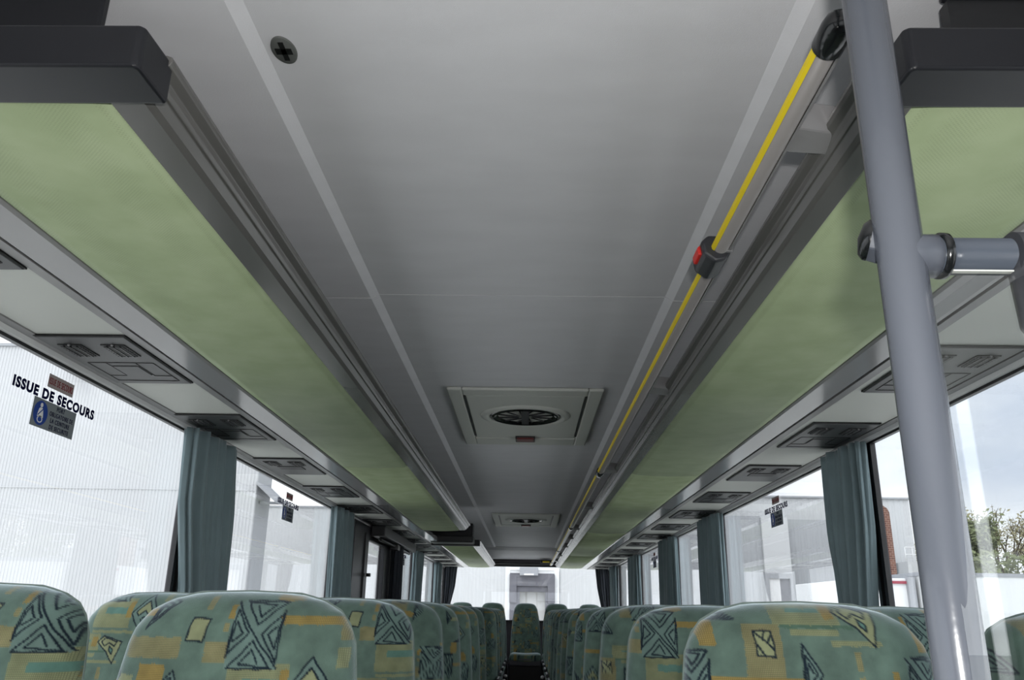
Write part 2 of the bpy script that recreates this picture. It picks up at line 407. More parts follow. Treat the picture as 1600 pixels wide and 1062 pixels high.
# ------------------------------------------------------------------ luggage racks
def rack(name, label, s_, gin, gout, sout, lip, y0, y1, joints, cap=True, slot=False):
    capx = .457 if s_ < 0 else .430
    R = thing(name, label, 'luggage rack', (0, (y0+y1)/2, EYE+.6))
    ys = [y0]+joints+[y1]
    for i in range(len(ys)-1):
        n = 14
        low = []
        for k in range(n+1):
            f = k/n; x = gin+(gout-gin)*f
            sag = .600-.006*math.sin(PI*f)
            if k == 0: sag = .604
            low.append((s_*x, EYE+sag))
        pts = low+[(s_*gout, EYE+.618), (s_*gin, EYE+.618)]
        MB().prism(pts, ys[i]+.0012, ys[i+1]-.0012, smooth=True).build('underside_panel', M['green'], R, world=True)['label'] = 'green perforated panel'
    d = gin-lip
    pr = [(0, .603), (.50, .604), (.60, .610), (.70, .622), (.745, .6215), (.79, .627), (.83, .634), (.97, .640), (1.0, .645), (.99, .652), (.90, .655), (.6, .652), (0, .645)]
    MB().prism([(s_*(gin-d*q), EYE+z) for q, z in pr], y0, y1).build('edge_profile', M['profile'], R, world=True, bevel=.0012, seg=2)
    sp = [(gout+.006, .601), (gout+.012, .597), (sout-.01, .592), (sout-.002, .597), (sout-.002, .625), (gout+.006, .625)]
    MB().prism([(s_*x, EYE+z) for x, z in sp], y0, y1).build('outer_strip', M['strip'], R, world=True)['label'] = 'satin grey strip'
    box(s_*(gin+.005), s_*1.195, y0+.03, y1, EYE+.630, EYE+.645).build('rack_floor', M['black'], R, world=True)
    if cap:
        pl = [(s_*1.19, y0-.063), (s_*(capx+.006), y0-.063), (s_*capx, y0-.057), (s_*(capx-.003), y0+.014), (s_*1.19, y0+.014)]
        MB().prism(pl, EYE+.592, EYE+.650, 'z').build('end_cap', M['dark'], R, world=True, bevel=.015, seg=5)['label'] = 'dark moulded end cap'
        mb = MB()
        if slot:
            mb.box(s_*(.536), s_*1.19, y0+.024, y0+.04, EYE+.768, ZC-.012)
            mb.build('end_panel', M['dark'], R, world=True, bevel=.006)
            box(s_*(.542), s_*1.19, y0+.030, y0+.05, EYE+.66, EYE+.768).build('end_slot', M['black'], R, world=True)
        else:
            mb.box(s_*(abs(gin)+.035), s_*1.19, y0+.024, y0+.04, EYE+.66, ZC-.012)
            mb.build('end_panel', M['dark'], R, world=True, bevel=.004)
    return R
rack('luggage_rack', 'long overhead luggage rack with green underside on the left, nearest', -1, .534, .826, .914, .450, .848, 6.60, [3.6])
rack('luggage_rack', 'short overhead luggage rack at the far left beyond the side door gap', -1, .534, .826, .914, .450, 8.12, 12.25, [])
rack('luggage_rack', 'unbroken overhead luggage rack with green underside on the right, behind yellow-striped rail', 1, .474, .783, .872, .408, .848, 12.15, [3.72, 6.6, 9.4], slot=True)
# rack gap on the left: dark recess with folded screen
T = thing('folded_monitor', 'black folded-up monitor housing in the gap between the left racks', 'monitor', (-.72, 7.5, EYE+.62))
box(-.90, -.50, 7.75, 8.02, EYE+.60, EYE+.66).build('screen_housing', M['black'], T, world=True, bevel=.008)
box(-.89, -.51, 7.82, 8.02, EYE+.66, EYE+.78).build('bracket', M['dark'], T, world=True, bevel=.005)
mb = MB(); mb.box(-.93, -.83, 6.6, 8.1, EYE+.605, EYE+.64); o = struct(mb.build('trim_10', M['strip']))

# ------------------------------------------------------------------ vent units
def vent_unit(s_, alt=False):
    """local origin: centre of the plate; y along the coach; x towards the window is s_"""
    R = thing('vent_unit', '', 'air vent', (0, 0, 0))
    hw, hl = .1065, .204
    box(-hw-.0025, hw+.0025, -hl-.0035, hl+.0035, -.004, 0).build('surround', M['unitline'], R)
    box(-hw, hw, -hl, hl, -.0065, -.0005).build('plate', M['unit'], R, bevel=.002)
    for cx in (s_*.052, -s_*.053):
        nz_ = MB(); cy = -.105
        nz_.box(cx-.029, cx+.029, cy-.046, cy+.046, -.0085, -.006)
        no = nz_.build('air_nozzle', M['unitline'], R)
        sl = MB()
        for k in range(7):
            yy = cy-.036+k*.012
            sl.prism([(yy-.0035, -.0085), (yy+.0025, -.0085), (yy+.0035, -.0115), (yy+.0005, -.0115)], cx-.024, cx+.024, 'x')
        for k in range(3):
            xx = cx-.016+k*.016; sl.box(xx-.0015, xx+.0015, cy-.04, cy+.04, -.0125, -.0085)
        sl.build('nozzle_slats', M['black'], no)
        tb = MB().tube((cx, cy-.050, -.009), (cx+.004, cy-.050, -.011), .0025, n=10); tb.build('nozzle_tab', M['bracket'], no)
    if alt:
        box(-.055, .055, -.03, .045, -.009, -.006).build('speaker_grille', M['unitline'], R, bevel=.002)
    else:
        ln = MB(); t_ = .0012; z0, z1 = -.0078, -.006
        for (a0, a1, b0, b1) in ((-.085, .085, .0, t_), (-.085, .085, .17, .17+t_), (-.085, -.085+t_, 0, .17), (.085, .085+t_, 0, .17), (-.038, -.038+t_, 0, .12), (.038, .038+t_, 0, .12), (-.085, -.038, .12, .12+t_), (.038, .085, .12, .12+t_)):
            ln.box(a0, a1, b0, b1, z0, z1)
        ln.build('panel_joint', M['unitline'], R)
        box(-.034, .034, .03, .115, -.0085, -.006).build('reading_light', M['unit'], R, bevel=.003)
    return R
for s_, xc, y0, side in ((-1, -1.056, 1.188, 'left'), (1, 1.037, 1.198, 'right')):
    pr = vent_unit(s_); al = vent_unit(s_, True)
    first = True; used_alt = False
    for k in range(14):
        loc = (xc, y0+.8065*k, EYE+.599)
        lb = 'grey panel with two black air nozzles above the %s windows, %s from the front' % (side, ORD[k])
        if k == 3-1+1:
            o = al; o.location = loc; o['label'] = 'grey air nozzle panel with dark speaker plate above the %s windows, %s from front' % (side, ORD[k]); o['group'] = 'air vent panels above the %s windows' % side
            continue
        if first: pr.location = loc; pr['label'] = lb; pr['group'] = 'air vent panels above the %s windows' % side; first = False
        else: dup(pr, loc, lb)

# ------------------------------------------------------------------ ceiling hatches
def hatch(loc):
    R = thing('roof_hatch', '', 'roof hatch', loc)
    # local: x -.30..+.30, y 0..1.05, z 0 at ceiling
    fr = MB(); z0 = -.014
    fr.box(-.297, -.24, 0, 1.05, z0, .0); fr.box(.24, .297, 0, 1.05, z0, .0); fr.box(-.24, .24, 0, .085, z0, .0); fr.box(-.24, .24, .90, 1.05, z0, 0)
    fr.build('frame', M['hatch'], R, bevel=.006)
    box(-.232, .232, .092, .885, -.012, -.002).build('lid', M['hatch'], R, bevel=.012, seg=3)
    box(-.240, -.232, .10, .84, -.0135, -.001).build('side_gap', M['black'], R); box(.232, .240, .10, .84, -.0135, -.001).build('side_gap', M['black'], R)
    rg = MB(); rg.lathe((0, .425, -.012), (0, 0, -1), [(0, .19), (.004, .188), (.010, .172), (.010, .160), (.002, .150)], 48)
    rg.build('fan_ring', M['hatch'], R)
    rg = MB(); rg.lathe((0, .425, -.012), (0, 0, -1), [(.0, .152), (.008, .148), (.012, .135), (.006, .125), (.0, .115), (.0, .0)], 48)
    fn = rg.build('fan', M['blackgloss'], R)
    sp = MB(); sp.box(-.016, .016, .30, .55, -.022, -.014)
    for k in range(12):
        an = 2*PI*k/12; sp.tube((.03*math.cos(an), .425+.03*math.sin(an), -.017), (.118*math.cos(an+.3), .425+.118*math.sin(an+.3), -.015), .003, n=6)
    sp.build('spokes', M['dark'], fn)
    box(-.047, .047, .845, .925, -.026, -.010).build('release_handle', M['black'], R, bevel=.004)
    box(-.040, .040, .838, .90, -.028, -.020).build('warning_lamp', M['darkred'], R, bevel=.002)
    return R
hh = hatch((-.012, 2.955, ZC)); hh['label'] = 'grey roof hatch with round fan and red handle, nearer of the two'; hh['group'] = 'roof hatches'
dup(hh, (-.010, 7.09, ZC), 'grey roof hatch with round fan, farther of the two near the rear', 'roof hatches')

# round plug with cross recess
R = thing('ceiling_plug', 'round dark grey ceiling plug with a black cross recess near the front', 'ceiling plug', (-.375, 1.022, ZC))
R.scale = (.80, 1.32, 1)
MB().lathe((0, 0, .001), (0, 0, -1), [(0, .0235), (.003, .0235), (.004, .0222), (.004, 0)], 40).build('disc', M['plug'], R)
mb = MB(); mb.box(-.0155, .0155, -.0048, .0048, -.0042, -.003); mb.box(-.0048, .0048, -.0155, .0155, -.0042, -.003); mb.build('cross_recess', M['unitline'], R)

# ------------------------------------------------------------------ hand rail on the right
RX, RZ = .350, EYE+.640
R = thing('hand_rail', 'long grey ceiling hand rail with yellow stripe beside the right luggage rack', 'hand rail', (RX, 1.0, RZ))
prof = [(RX+.0140*math.cos(t_)*(1 if abs(math.cos(t_)) < .98 else 1), RZ+.0140*math.sin(t_)) for t_ in [2*PI*i/28 for i in range(28)]]
MB().prism(prof, .79, 12.1, smooth=True).build('tube', M['rail'], R, world=True)
mb = MB(); mb.prism([(RX-.0125, RZ-.0085), (RX-.0165, RZ-.0055), (RX-.0175, RZ+.001), (RX-.0125, RZ+.003)], .79, 12.1)
mb.build('yellow_stripe', M['yellow'], R, world=True)['label'] = 'yellow grip stripe'
mb = MB(); mb.prism([(RX+.012, RZ-.010), (RX+.0155, RZ-.0105), (RX+.0165, RZ-.006), (RX+.0135, RZ-.004)], .79, 12.1)
mb.build('grip_edge', M['bracket'], R, world=True)
MB().lathe((RX, .812, RZ), (0, -1, 0), [(0, .0168), (0.002, .0188), (.034, .0192), (.046, .0172), (.053, .012), (.055, .0)], 32).build('end_cap', M['blackgloss'], R, world=True)['label'] = 'glossy black end cap'
for y in (3.92, 6.62, 9.22, 11.4):
    MB().lathe((RX, y-.05, RZ), (0, 1, 0), [(0, .0135), (0, .0185), (.006, .0205), (.094, .0205), (.10, .0185), (.10, .0135)], 24).build('coupler', M['blackgloss'], R, world=True)
LX = .408
for y in (1.00, 2.37, 3.84, 5.28, 6.68, 7.55, 8.55, 9.95, 11.1):
    mb = MB()
    # wedge from rack lip to the rail
    prf = [(y-.042, EYE+.672), (y-.022, EYE+.640), (y+.030, EYE+.632), (y+.030, EYE+.672)]
    n = len(prf)
    v0 = [(RX+.006, q, z) for q, z in prf]; v1 = [(LX+.034, q+(.010 if q < y else 0), z-.006) for q, z in prf]
    mb.add(v0+v1, [tuple(range(n-1, -1, -1)), tuple(range(n, 2*n))]+[(i, (i+1) % n, n+(i+1) % n, n+i) for i in range(n)])
    mb.build('bracket', M['bracket'], R, world=True, bevel=.004, seg=3)

R = thing('stop_button', 'dark stop request button box with red push on the ceiling rail', 'stop button', (RX, 1.405, RZ))
hp = [(-.032, -.014), (-.036, .010), (-.022, .024), (.014, .022), (.019, -.010), (.008, -.026), (-.012, -.030)]
MB().prism([(x, z) for x, z in hp], -.040, .048).build('housing', M['polecap'], R, bevel=.006, seg=3)
MB().prism([(-.0385, -.010), (-.0405, .004), (-.0345, .0095), (-.030, -.010)], -.026, .020).build('push_button', M['red'], R, bevel=.002)['label'] = 'red push button'
box(.005, .020, -.046, -.038, -.012, .012).build('bracket_clip', M['bracket'], R, bevel=.002)

# emergency hammer by the rear window
R = thing('emergency_hammer', 'yellow and black emergency hammer holder on the header above the rear window', 'emergency hammer', (.30, 12.2, 1.90))
box(.20, .34, 12.12, 12.3, 1.885, 1.93).build('holder', M['black'], R, world=True, bevel=.006)
box(.23, .33, 12.09, 12.13, 1.89, 1.912).build('hammer', M['yellow'], R, world=True, bevel=.005)
mb = MB(); mb.tube((-1.1, 12.2, EYE+.66), (1.1, 12.2, EYE+.66), .012); struct(mb.build('trim_11', M['black']))

# ------------------------------------------------------------------ grab pole, cross bar and clear screen
P0 = Vector((.325, .665, 0.0)); P1 = Vector((.2905, .5855, ZC))
R = thing('grab_pole', 'thick grey-blue vertical grab pole close to the camera on the right', 'grab pole', P0)
MB().tube(P0, P1, .0182, n=48).build('pole', M['pole'], R, world=True)
MB().lathe(P1-Vector((0, 0, .012)), (0, 0, 1), [(0, .019), (0, .035), (.012, .036)], 32).build('ceiling_flange', M['fitting'], R, world=True)
MB().lathe(P0, (0, 0, 1), [(0, .036), (.012, .035), (.014, .02)], 32).build('floor_flange', M['fitting'], R, world=True)
R = thing('cross_bar', 'grey-blue horizontal bar clamped to the right grab pole', 'bar', (.32, .61, 1.495))
MB().tube((.322, .605, 1.4965), (1.19, .600, 1.495), .0150, n=40).build('bar', M['bar'], R, world=True)
MB().lathe((.300, .606, 1.4970), (1, 0, 0), [(0, .016), (.004, .0175), (.026, .0178), (.027, .0165)], 32).build('collar', M['fitting'], R, world=True)
MB().lathe((.3275, .605, 1.4968), (1, 0, 0), [(0, .0165), (.001, .0188), (.006, .0188), (.0075, .0155)], 32).build('seal_ring', M['blackgloss'], R, world=True)
# clamp nut on the other side of the pole
ax = Vector((-1, .25, .28)).normalized()
hx = MB(); c0 = Vector((.300, .622, 1.516)); hx.tube(c0, c0+ax*.018, .0205, .0175, n=6, smooth=False)
hx.build('clamp_nut', M['fitting'], R, world=True, bevel=.002)
MB().lathe(c0+ax*.016, ax, [(0, .0175), (.003, .0172), (.007, .013), (.0095, 0)], 28).build('clamp_cap', M['blackgloss'], R, world=True)
# dark hanging sleeve
R = thing('bar_sleeve', 'dark grey rounded sleeve hanging from the horizontal bar at right edge', 'sleeve', (.41, .60, 1.45))
MB().lathe((.403, .600, 1.497), (0, 0, -1), [(0, .0), (0, .0215), (.022, .0208), (.0225, .0200), (.023, .0208), (.060, .0198), (.072, .0150), (.076, .008), (.077, 0)], 32).build('sleeve', M['polecap'], R, world=True)
MB().tube((.384, .600, 1.4965), (.43, .600, 1.4963), .0178, n=32).build('sleeve_clamp', M['polecap'], R, world=True)
R = thing('clear_screen', 'clear plastic partition screen hanging under the right horizontal bar', 'screen', (.75, .60, .9))
box(.302, 1.18, .5985, .6020, .42, 1.4825).build('screen_sheet', M['perspex'], R, world=True)
box(.335, .384, .5975, .6030, 1.4808, 1.4820).build('edge_channel', M['lightgrey'], R, world=True)

# ------------------------------------------------------------------ moquette pattern
def lin(c_): return np.array(srgb(*c_)[:3])
BASE = lin((104, 127, 115)); FILL = lin((114, 138, 130)); TAN = lin((152, 148, 108)); ORG = lin((168, 147, 86)); LIGHT = lin((152, 158, 120)); TEAL = lin((100, 138, 126)); NAVY = lin((22, 38, 50)); DK = lin((86, 114, 96))
def spiral(p0, p1, p2, sc=(1, 1, 1, .97, .60, .60, .58, .30, .24)):
    V = [np.array(q, float) for q in (p0, p1, p2)]; c_ = sum(V)/3
    return [tuple(c_+s__*(V[i % 3]-c_)) for i, s__ in enumerate(sc)]
RECT, LINES, FILLS = [], [], []
def rect(x0, y0, x1, y1, col, grid=1): RECT.append((x0, y0, x1, y1, col, grid))
def cluster(cx, cy, w_, h_):
    FILLS.append(([(cx-.5*w_, cy-.42*h_), (cx-.38*w_, cy-.5*h_), (cx+.45*w_, cy-.5*h_), (cx+.5*w_, cy+.5*h_), (cx-.5*w_, cy+.5*h_)], FILL))
    S7 = (1, 1, 1, .90, .50, .50, .34)
    LINES.append(spiral((cx-.34*w_, cy-.5*h_), (cx+.5*w_, cy-.5*h_), (cx+.03*w_, cy-.14*h_), S7))
    LINES.append(spiral((cx+.42*w_, cy+.5*h_), (cx-.46*w_, cy+.5*h_), (cx-.01*w_, cy+.10*h_), S7))
    LINES.append(spiral((cx-.52*w_, cy+.34*h_), (cx-.44*w_, cy-.36*h_), (cx-.12*w_, cy-.02*h_), S7))
    LINES.append(spiral((cx+.52*w_, cy-.36*h_), (cx+.48*w_, cy+.40*h_), (cx+.14*w_, cy), S7))
    LINES.append([(cx-.5*w_, cy-.48*h_), (cx-.0*w_, cy+.02*h_), (cx+.52*w_, cy+.48*h_)])
def tri(p0, p1, p2):
    FILLS.append(([p0, p1, p2], FILL)); LINES.append(spiral(p0, p1, p2))
def slashbox(x0, y0, x1, y1):
    FILLS.append(([(x0, y0), (x1, y0), (x1+.002, y1), (x0+.002, y1)], LIGHT))
    LINES.append([(x0, y0), (x1, y0), (x1+.002, y1), (x0+.002, y1-.002), (x0, y0)])
    LINES.append([(x0, y0), (x1, y0+.7*(y1-y0))]); LINES.append([(x0, y0+.45*(y1-y0)), (x0+.55*(x1-x0), y1)]); LINES.append([(x0+.45*(x1-x0), y0+.35*(y1-y0)), (x0+.65*(x1-x0), y0)])
    LINES.append([(x0+.68*(x1-x0), y0+.45*(y1-y0)), (x1, y0+.15*(y1-y0))])
# block A (as on the first seat of the left row); x right, y down from the crest, metres
k_ = 1/894.0
def A(u, v): return ((u-394)*k_, (v-923)*k_)
def rA(u0, v0, u1, v1, c_, g_=1): a0 = A(u0, v0); a1 = A(u1, v1); rect(a0[0], a0[1], a1[0], a1[1], c_, g_)
rA(239, 989, 326, 1017, TAN); rA(362, 994, 397, 1022, TAN); rA(269, 1025, 309, 1075, ORG)
rA(460, 957, 548, 969, ORG); rA(548, 946, 575, 990, TAN); rA(246, 950, 272, 961, ORG)
rA(400, 1022, 487, 1085, LIGHT); rA(424, 1042, 478, 1056, TEAL, 0); rA(475, 1029, 487, 1064, ORG)
rA(404, 1090, 500, 1096, LIGHT); rA(350, 931, 359, 950, TAN); rA(387, 943, 397, 962, ORG); rA(385, 968, 393, 980, TAN)
rA(448, 927, 486, 936, ORG)
rA(548, 1000, 562, 1028, LIGHT); rA(228, 1040, 262, 1052, LIGHT, 0)
tri(A(265, 979), A(279, 933), A(303, 940)); tri(A(291, 1066), A(322, 1034), A(340, 1066))
cluster(*A(431, 983), 72*k_, 92*k_)
q = [A(336.5, 962), A(362, 963), A(357, 994.5), A(332, 992.5)]; FILLS.append((q, LIGHT)); LINES.append(q+[q[0]])
def diamond(cx, cy, w_, h_):
    q_ = [(cx, cy-.5*h_), (cx+.5*w_, cy), (cx-.04*w_, cy+.5*h_), (cx-.5*w_, cy), (cx, cy-.5*h_)]
    FILLS.append((q_[:4], FILL)); LINES.append(q_)
    q2 = [(cx, cy-.33*h_), (cx+.31*w_, cy-.02*h_), (cx+.2*w_, cy+.06*h_), (cx, cy-.08*h_), (cx-.22*w_, cy+.06*h_), (cx-.33*w_, cy-.03*h_), (cx, cy-.33*h_)]
    FILLS.append((q2[:-1], LIGHT)); LINES.append(q2)
    q3 = [(cx, cy+.07*h_), (cx+.1*w_, cy+.14*h_), (cx-.02*w_, cy+.26*h_), (cx-.1*w_, cy+.16*h_), (cx, cy+.07*h_)]; LINES.append(q3)
diamond(*A(517, 1054), 58*k_, 84*k_)
tri(A(214, 1016), A(222, 1062), A(236, 1042))
# block B (as on the first seat of the right row), placed .20 m lower in the repeat
def B(u, v): return ((u-1241)/955.0, (v-940)/955.0+.20)
def rB(u0, v0, u1, v1, c_, g_=1): a0 = B(u0, v0); a1 = B(u1, v1); rect(a0[0], a0[1], a1[0], a1[1], c_, g_)
rB(1180, 936, 1278, 974, LIGHT); rB(1206, 949, 1254, 955, TEAL, 0); rB(1258, 942, 1273, 964, ORG); rB(1188, 972, 1295, 977, DK, 0)
rB(1203, 978, 1272, 986, LIGHT); rB(1257, 993, 1331, 1000, LIGHT); rB(1075, 966, 1096, 1003, ORG); rB(1134, 972, 1187, 1046, TAN)
rB(1082, 1043, 1212, 1057, ORG); rB(1288, 1007, 1297, 1032, TAN); rB(1290, 1040, 1299, 1058, TAN); rB(1339, 1032, 1348, 1062, ORG)
rB(1388, 972, 1412, 1007, ORG); rB(1060, 1010, 1074, 1060, LIGHT)
tri(B(1087, 966), B(1108, 950), B(1127, 965)); tri(B(1212, 1070), B(1214, 998), B(1239, 1038))
slashbox(*B(1149, 981), *B(1174, 1016)); cluster(*B(1393, 1058), 64/955, 88/955); cluster(*B(1062, 1052), 44/955, 84/955)
q = [B(1274, 954), B(1288, 940), B(1334, 953), B(1320, 1000), B(1300, 975)]; FILLS.append((q, LIGHT)); LINES.append(q+[q[0]])
q = [B(1284, 953), B(1292, 944), B(1322, 953), B(1318, 962), B(1304, 956), B(1294, 962), B(1284, 953)]; LINES.append(q)
q = [B(1306, 963), B(1315, 970), B(1314, 980), B(1306, 973), B(1306, 963)]; LINES.append(q); FILLS.append((q[:-1], TEAL))
PER_Y, PER_X = .40, .44

def inpoly(x, y, poly):
    c_ = np.zeros(x.shape, bool); n = len(poly); j = n-1
    for i in range(n):
        xi, yi = poly[i]; xj, yj = poly[j]
        if yi != yj:
            c_ ^= ((yi > y) != (yj > y)) & (x < (xj-xi)*(y-yi)/(yj-yi)+xi)
        j = i
    return c_
def fabric(x, y, ox=0.0, oy=0.0, warp=.0005):
    x = x+ox; y = y+oy
    X = x+warp*np.sin(y*230+1)+.0003*np.sin(y*1500); Y = y+warp*np.sin(x*210)+.0003*np.sin(x*1400+2)
    X = (X+PER_X/2) % PER_X-PER_X/2
    Y = (Y+.012) % PER_Y-.012
    col = np.tile(BASE, (len(x), 1)); al = np.zeros(len(x))
    # soft tonal mottling of the weave
    mot = .5+.5*np.sin(x*31+2*np.sin(y*17))*np.sin(y*23+1.5*np.sin(x*19)); col *= (0.86+.26*mot)[:, None]
    for (x0, y0, x1, y1, c_, g_) in RECT:
        m_ = (X > x0) & (X < x1) & (Y > y0) & (Y < y1); col[m_] = c_*(.94+.12*mot[m_])[:, None]; al[m_] = g_
    for poly, c_ in FILLS:
        m_ = inpoly(X, Y, poly); col[m_] = c_; al[m_] = 0
    dm = np.full(len(x), 9.0)
    for pl in LINES:
        for i in range(len(pl)-1):
            ax_, ay = pl[i]; bx, by = pl[i+1]; dx, dy = bx-ax_, by-ay; L2 = dx*dx+dy*dy+1e-12
            bb = (X > min(ax_, bx)-.005) & (X < max(ax_, bx)+.005) & (Y > min(ay, by)-.005) & (Y < max(ay, by)+.005)
            if not bb.any(): continue
            xx = X[bb]; yy = Y[bb]
            t_ = np.clip(((xx-ax_)*dx+(yy-ay)*dy)/L2, 0, 1)
            dd_ = np.hypot(xx-ax_-t_*dx, yy-ay-t_*dy)
            dm[bb] = np.minimum(dm[bb], dd_)
    k = np.clip((.0021-dm)/.0011, 0, 1)[:, None]
    col = col*(1-k)+NAVY*k; al = al*(1-k[:, 0])
    return np.concatenate([col, al[:, None]], 1)

# ------------------------------------------------------------------ seats
HS = np.array([0, .003, .013, .032, .060, .084, .155, .30, .72]); WS = np.array([0, .087, .129, .163, .183, .190, .198, .210, .226])
HB = np.array([0, .004, .012, .03, .08, .23, .45, .72]); WB = np.array([0, .075, .105, .130, .158, .186, .204, .212])
def backrest_mesh(name, ox, oy, dx, hh_, ww_, H=.70):
    # rows: dense near the crest
    hs = [0, .0004, .0012, .0025, .0045, .007, .010]
    while hs[-1] < .19: hs.append(hs[-1]+dx*1.05)
    while hs[-1] < H: hs.append(hs[-1]+max(dx*2.2, .005))
    hs = np.array(hs); W = np.interp(hs, hh_, ww_)
    if dx < .005:
        for _ in range(2): W[6:-1] = (W[5:-2]+2*W[6:-1]+W[7:])/4
    nx = int(.44/dx)+1; ph = np.linspace(-1, 1, nx)
    ph = np.sin(ph*PI/2*.72)/math.sin(PI/2*.72)
    Xg = W[:, None]*ph[None, :]; Hg = np.repeat(hs[:, None], nx, 1)
    T0 = .075
    top = np.sqrt(np.clip(1-(1-np.clip(hs/.075, 0, 1))**2, 0, 1))
    T = T0*top
    prof = (1-np.abs(ph)**5)**.5
    bulge = 1+.10*np.cos(ph*PI/2)
    Yg = -(T[:, None]*prof[None, :])*bulge[None, :]-.16*Hg
    # side bolsters
    Yg -= (.012*np.exp(-((np.abs(ph)-.80)/.12)**2))[None, :]*np.clip((hs-.12)/.2, 0, 1)[:, None]
    Zg = -Hg
    nr = len(hs)
    V = np.stack([Xg, Yg, Zg], -1).reshape(-1, 3)
    idx = np.arange(nr*nx).reshape(nr, nx)
    F = np.stack([idx[:-1, :-1], idx[1:, :-1], idx[1:, 1:], idx[:-1, 1:]], -1).reshape(-1, 4)
    me = bpy.data.meshes.new(name)
    me.vertices.add(len(V)); me.vertices.foreach_set('co', V.ravel())
    me.loops.add(F.size); me.loops.foreach_set('vertex_index', F.ravel())
    me.polygons.add(len(F)); me.polygons.foreach_set('loop_start', np.arange(0, F.size, 4)); me.polygons.foreach_set('loop_total', np.full(len(F), 4))
    me.polygons.foreach_set('use_smooth', np.ones(len(F), bool))
    me.update(calc_edges=True)
    ca = me.color_attributes.new('weave', 'FLOAT_COLOR', 'POINT')
    c_ = fabric(Xg.ravel(), Hg.ravel(), ox, oy)
    ca.data.foreach_set('color', c_.ravel().astype(np.float32))
    me.materials.append(M['fabric'])
    return me
def shell_mb(hh_, ww_, H=.70):
    mb = MB(); hs = [0.006, .012, .022, .036, .055, .08, .13, .22, .4, H]; nx = 17; vs = []
    for h_ in hs:
        w_ = float(np.interp(h_-.004, hh_, ww_))-.004
        top = math.sqrt(max(0, 1-(1-min(1, h_/.06))**2))
        for i in range(nx):
            p_ = -1+2*i/(nx-1); p_ = math.sin(p_*PI/2*.8)/math.sin(PI/2*.8)
            vs.append((w_*p_, .045*top*(1-abs(p_)**4)**.5-.16*h_+.001, -h_))
    fs = [(k*nx+i, k*nx+i+1, (k+1)*nx+i+1, (k+1)*nx+i) for k in range(len(hs)-1) for i in range(nx-1)]
    mb.add(vs, fs, True); return mb
def piping_mb(hh_, ww_, dy=.0, r_=.0022):
    pts = []
    hs = [.0, .003, .008, .016, .03, .05, .08, .13, .22, .4, .62]
    for h_ in hs[::-1]: pts.append((-float(np.interp(h_, hh_, ww_))-.0003, -.16*h_+dy, -h_+.0005))
    for h_ in hs[1:]: pts.append((float(np.interp(h_, hh_, ww_))+.0003, -.16*h_+dy, -h_+.0005))
    mb = MB()
    for i in range(len(pts)-1): mb.tube(pts[i], pts[i+1], r_, n=8, cap=False)
    return mb

def cushion_mesh(ox, oy):
    n = 24; mb = MB(); vs = []
    us = np.linspace(-1, 1, n); ws = np.linspace(-1, 1, n); V = []
    for b_ in ws:
        for a_ in us:
            ea = (1-abs(a_)**6)**.4; eb = (1-abs(b_)**6)**.4
            V.append((.222*a_, -.36+.245*b_, .09*ea*eb-.02*math.cos(a_*PI/2)))
    idx = np.arange(n*n).reshape(n, n); F = np.stack([idx[:-1, :-1], idx[:-1, 1:], idx[1:, 1:], idx[1:, :-1]], -1).reshape(-1, 4)
    me = bpy.data.meshes.new('seat_cushion'); me.from_pydata(V, [], F.tolist()); me.polygons.foreach_set('use_smooth', [True]*len(F)); me.update()
    ca = me.color_attributes.new('weave', 'FLOAT_COLOR', 'POINT'); Va = np.array(V)
    ca.data.foreach_set('color', fabric(Va[:, 0], Va[:, 1], ox, oy+.4).ravel().astype(np.float32)); me.materials.append(M['fabric'])
    return me

def make_seat(key, ox, oy, dx, hh_, ww_, zt, arm=0, bench=False):
    """origin at the floor under the crest; zt crest height above the local floor"""
    R = thing('bus_seat', '', 'bus seat', (0, 0, 0))
    o = bpy.data.objects.new('backrest', backrest_mesh('backrest', ox, oy, dx, hh_, ww_)); COL.objects.link(o); o.parent = R; o.location = (0, 0, zt)
    pp = piping_mb(hh_, ww_).build('piping', M['fabricplain'], o)
    s__ = shell_mb(hh_, ww_).build('back_shell', M['seatgrey'], R); s__.location = (0, 0, zt); s__['label'] = 'grey plastic back shell'
    cu = bpy.data.objects.new('seat_cushion', cushion_mesh(ox, oy)); COL.objects.link(cu); cu.parent = R; cu.location = (0, 0, .42)
    box(-.215, .215, -.60, -.12, .34, .44).build('seat_pan', M['seatgrey'], R, bevel=.02)
    mb = MB(); mb.box(-.17, -.12, -.50, -.20, 0, .35); mb.box(.12, .17, -.50, -.20, 0, .35)
    if bench: mb = MB().box(-.22, .22, -.50, -.10, 0, .35)
    mb.build('pedestal', M['dark'], R, bevel=.01)
    if arm:
        x = .232*arm
        MB().box(x-.014, x+.014, -.42, -.10, .50, .535).build('armrest', M['polecap'], R, bevel=.010, seg=3)
        MB().lathe((x+.004*arm, -.52, .36), (arm*.3, -.6, -.1), [(-.02, .012), (0, .019), (.014, .020), (.026, .014), (.030, 0)], 16).build('side_lever', M['white'], R)['label'] = 'white plastic lever tip'
    return R
protos = {}
def seat(x, y, z, label, group, variant, dx, arm, zt):
    key = (variant, dx, arm, round(zt, 3))
    OX = {0: (0, 0), 1: (0, .20), 2: (.10, .07), 3: (-.13, .27), 4: (.02, .33), 5: (-.105, .012), 6: (.155, .095), 7: (.167, .0)}[variant]
    if key not in protos:
        hh_, ww_ = (HB, WB) if variant == 4 else (HS, WS)
        R = make_seat(key, OX[0], OX[1], dx, hh_, ww_, zt, arm, variant == 4)
        R.location = (x, y, z); R['label'] = label; R['group'] = group; protos[key] = R
        return R
    return dup(protos[key], (x, y, z), label, group)
def lab(k):
    return {0: 'front row nearest the camera'}.get(k, '%s row back' % ORD[k])
fine = .0021
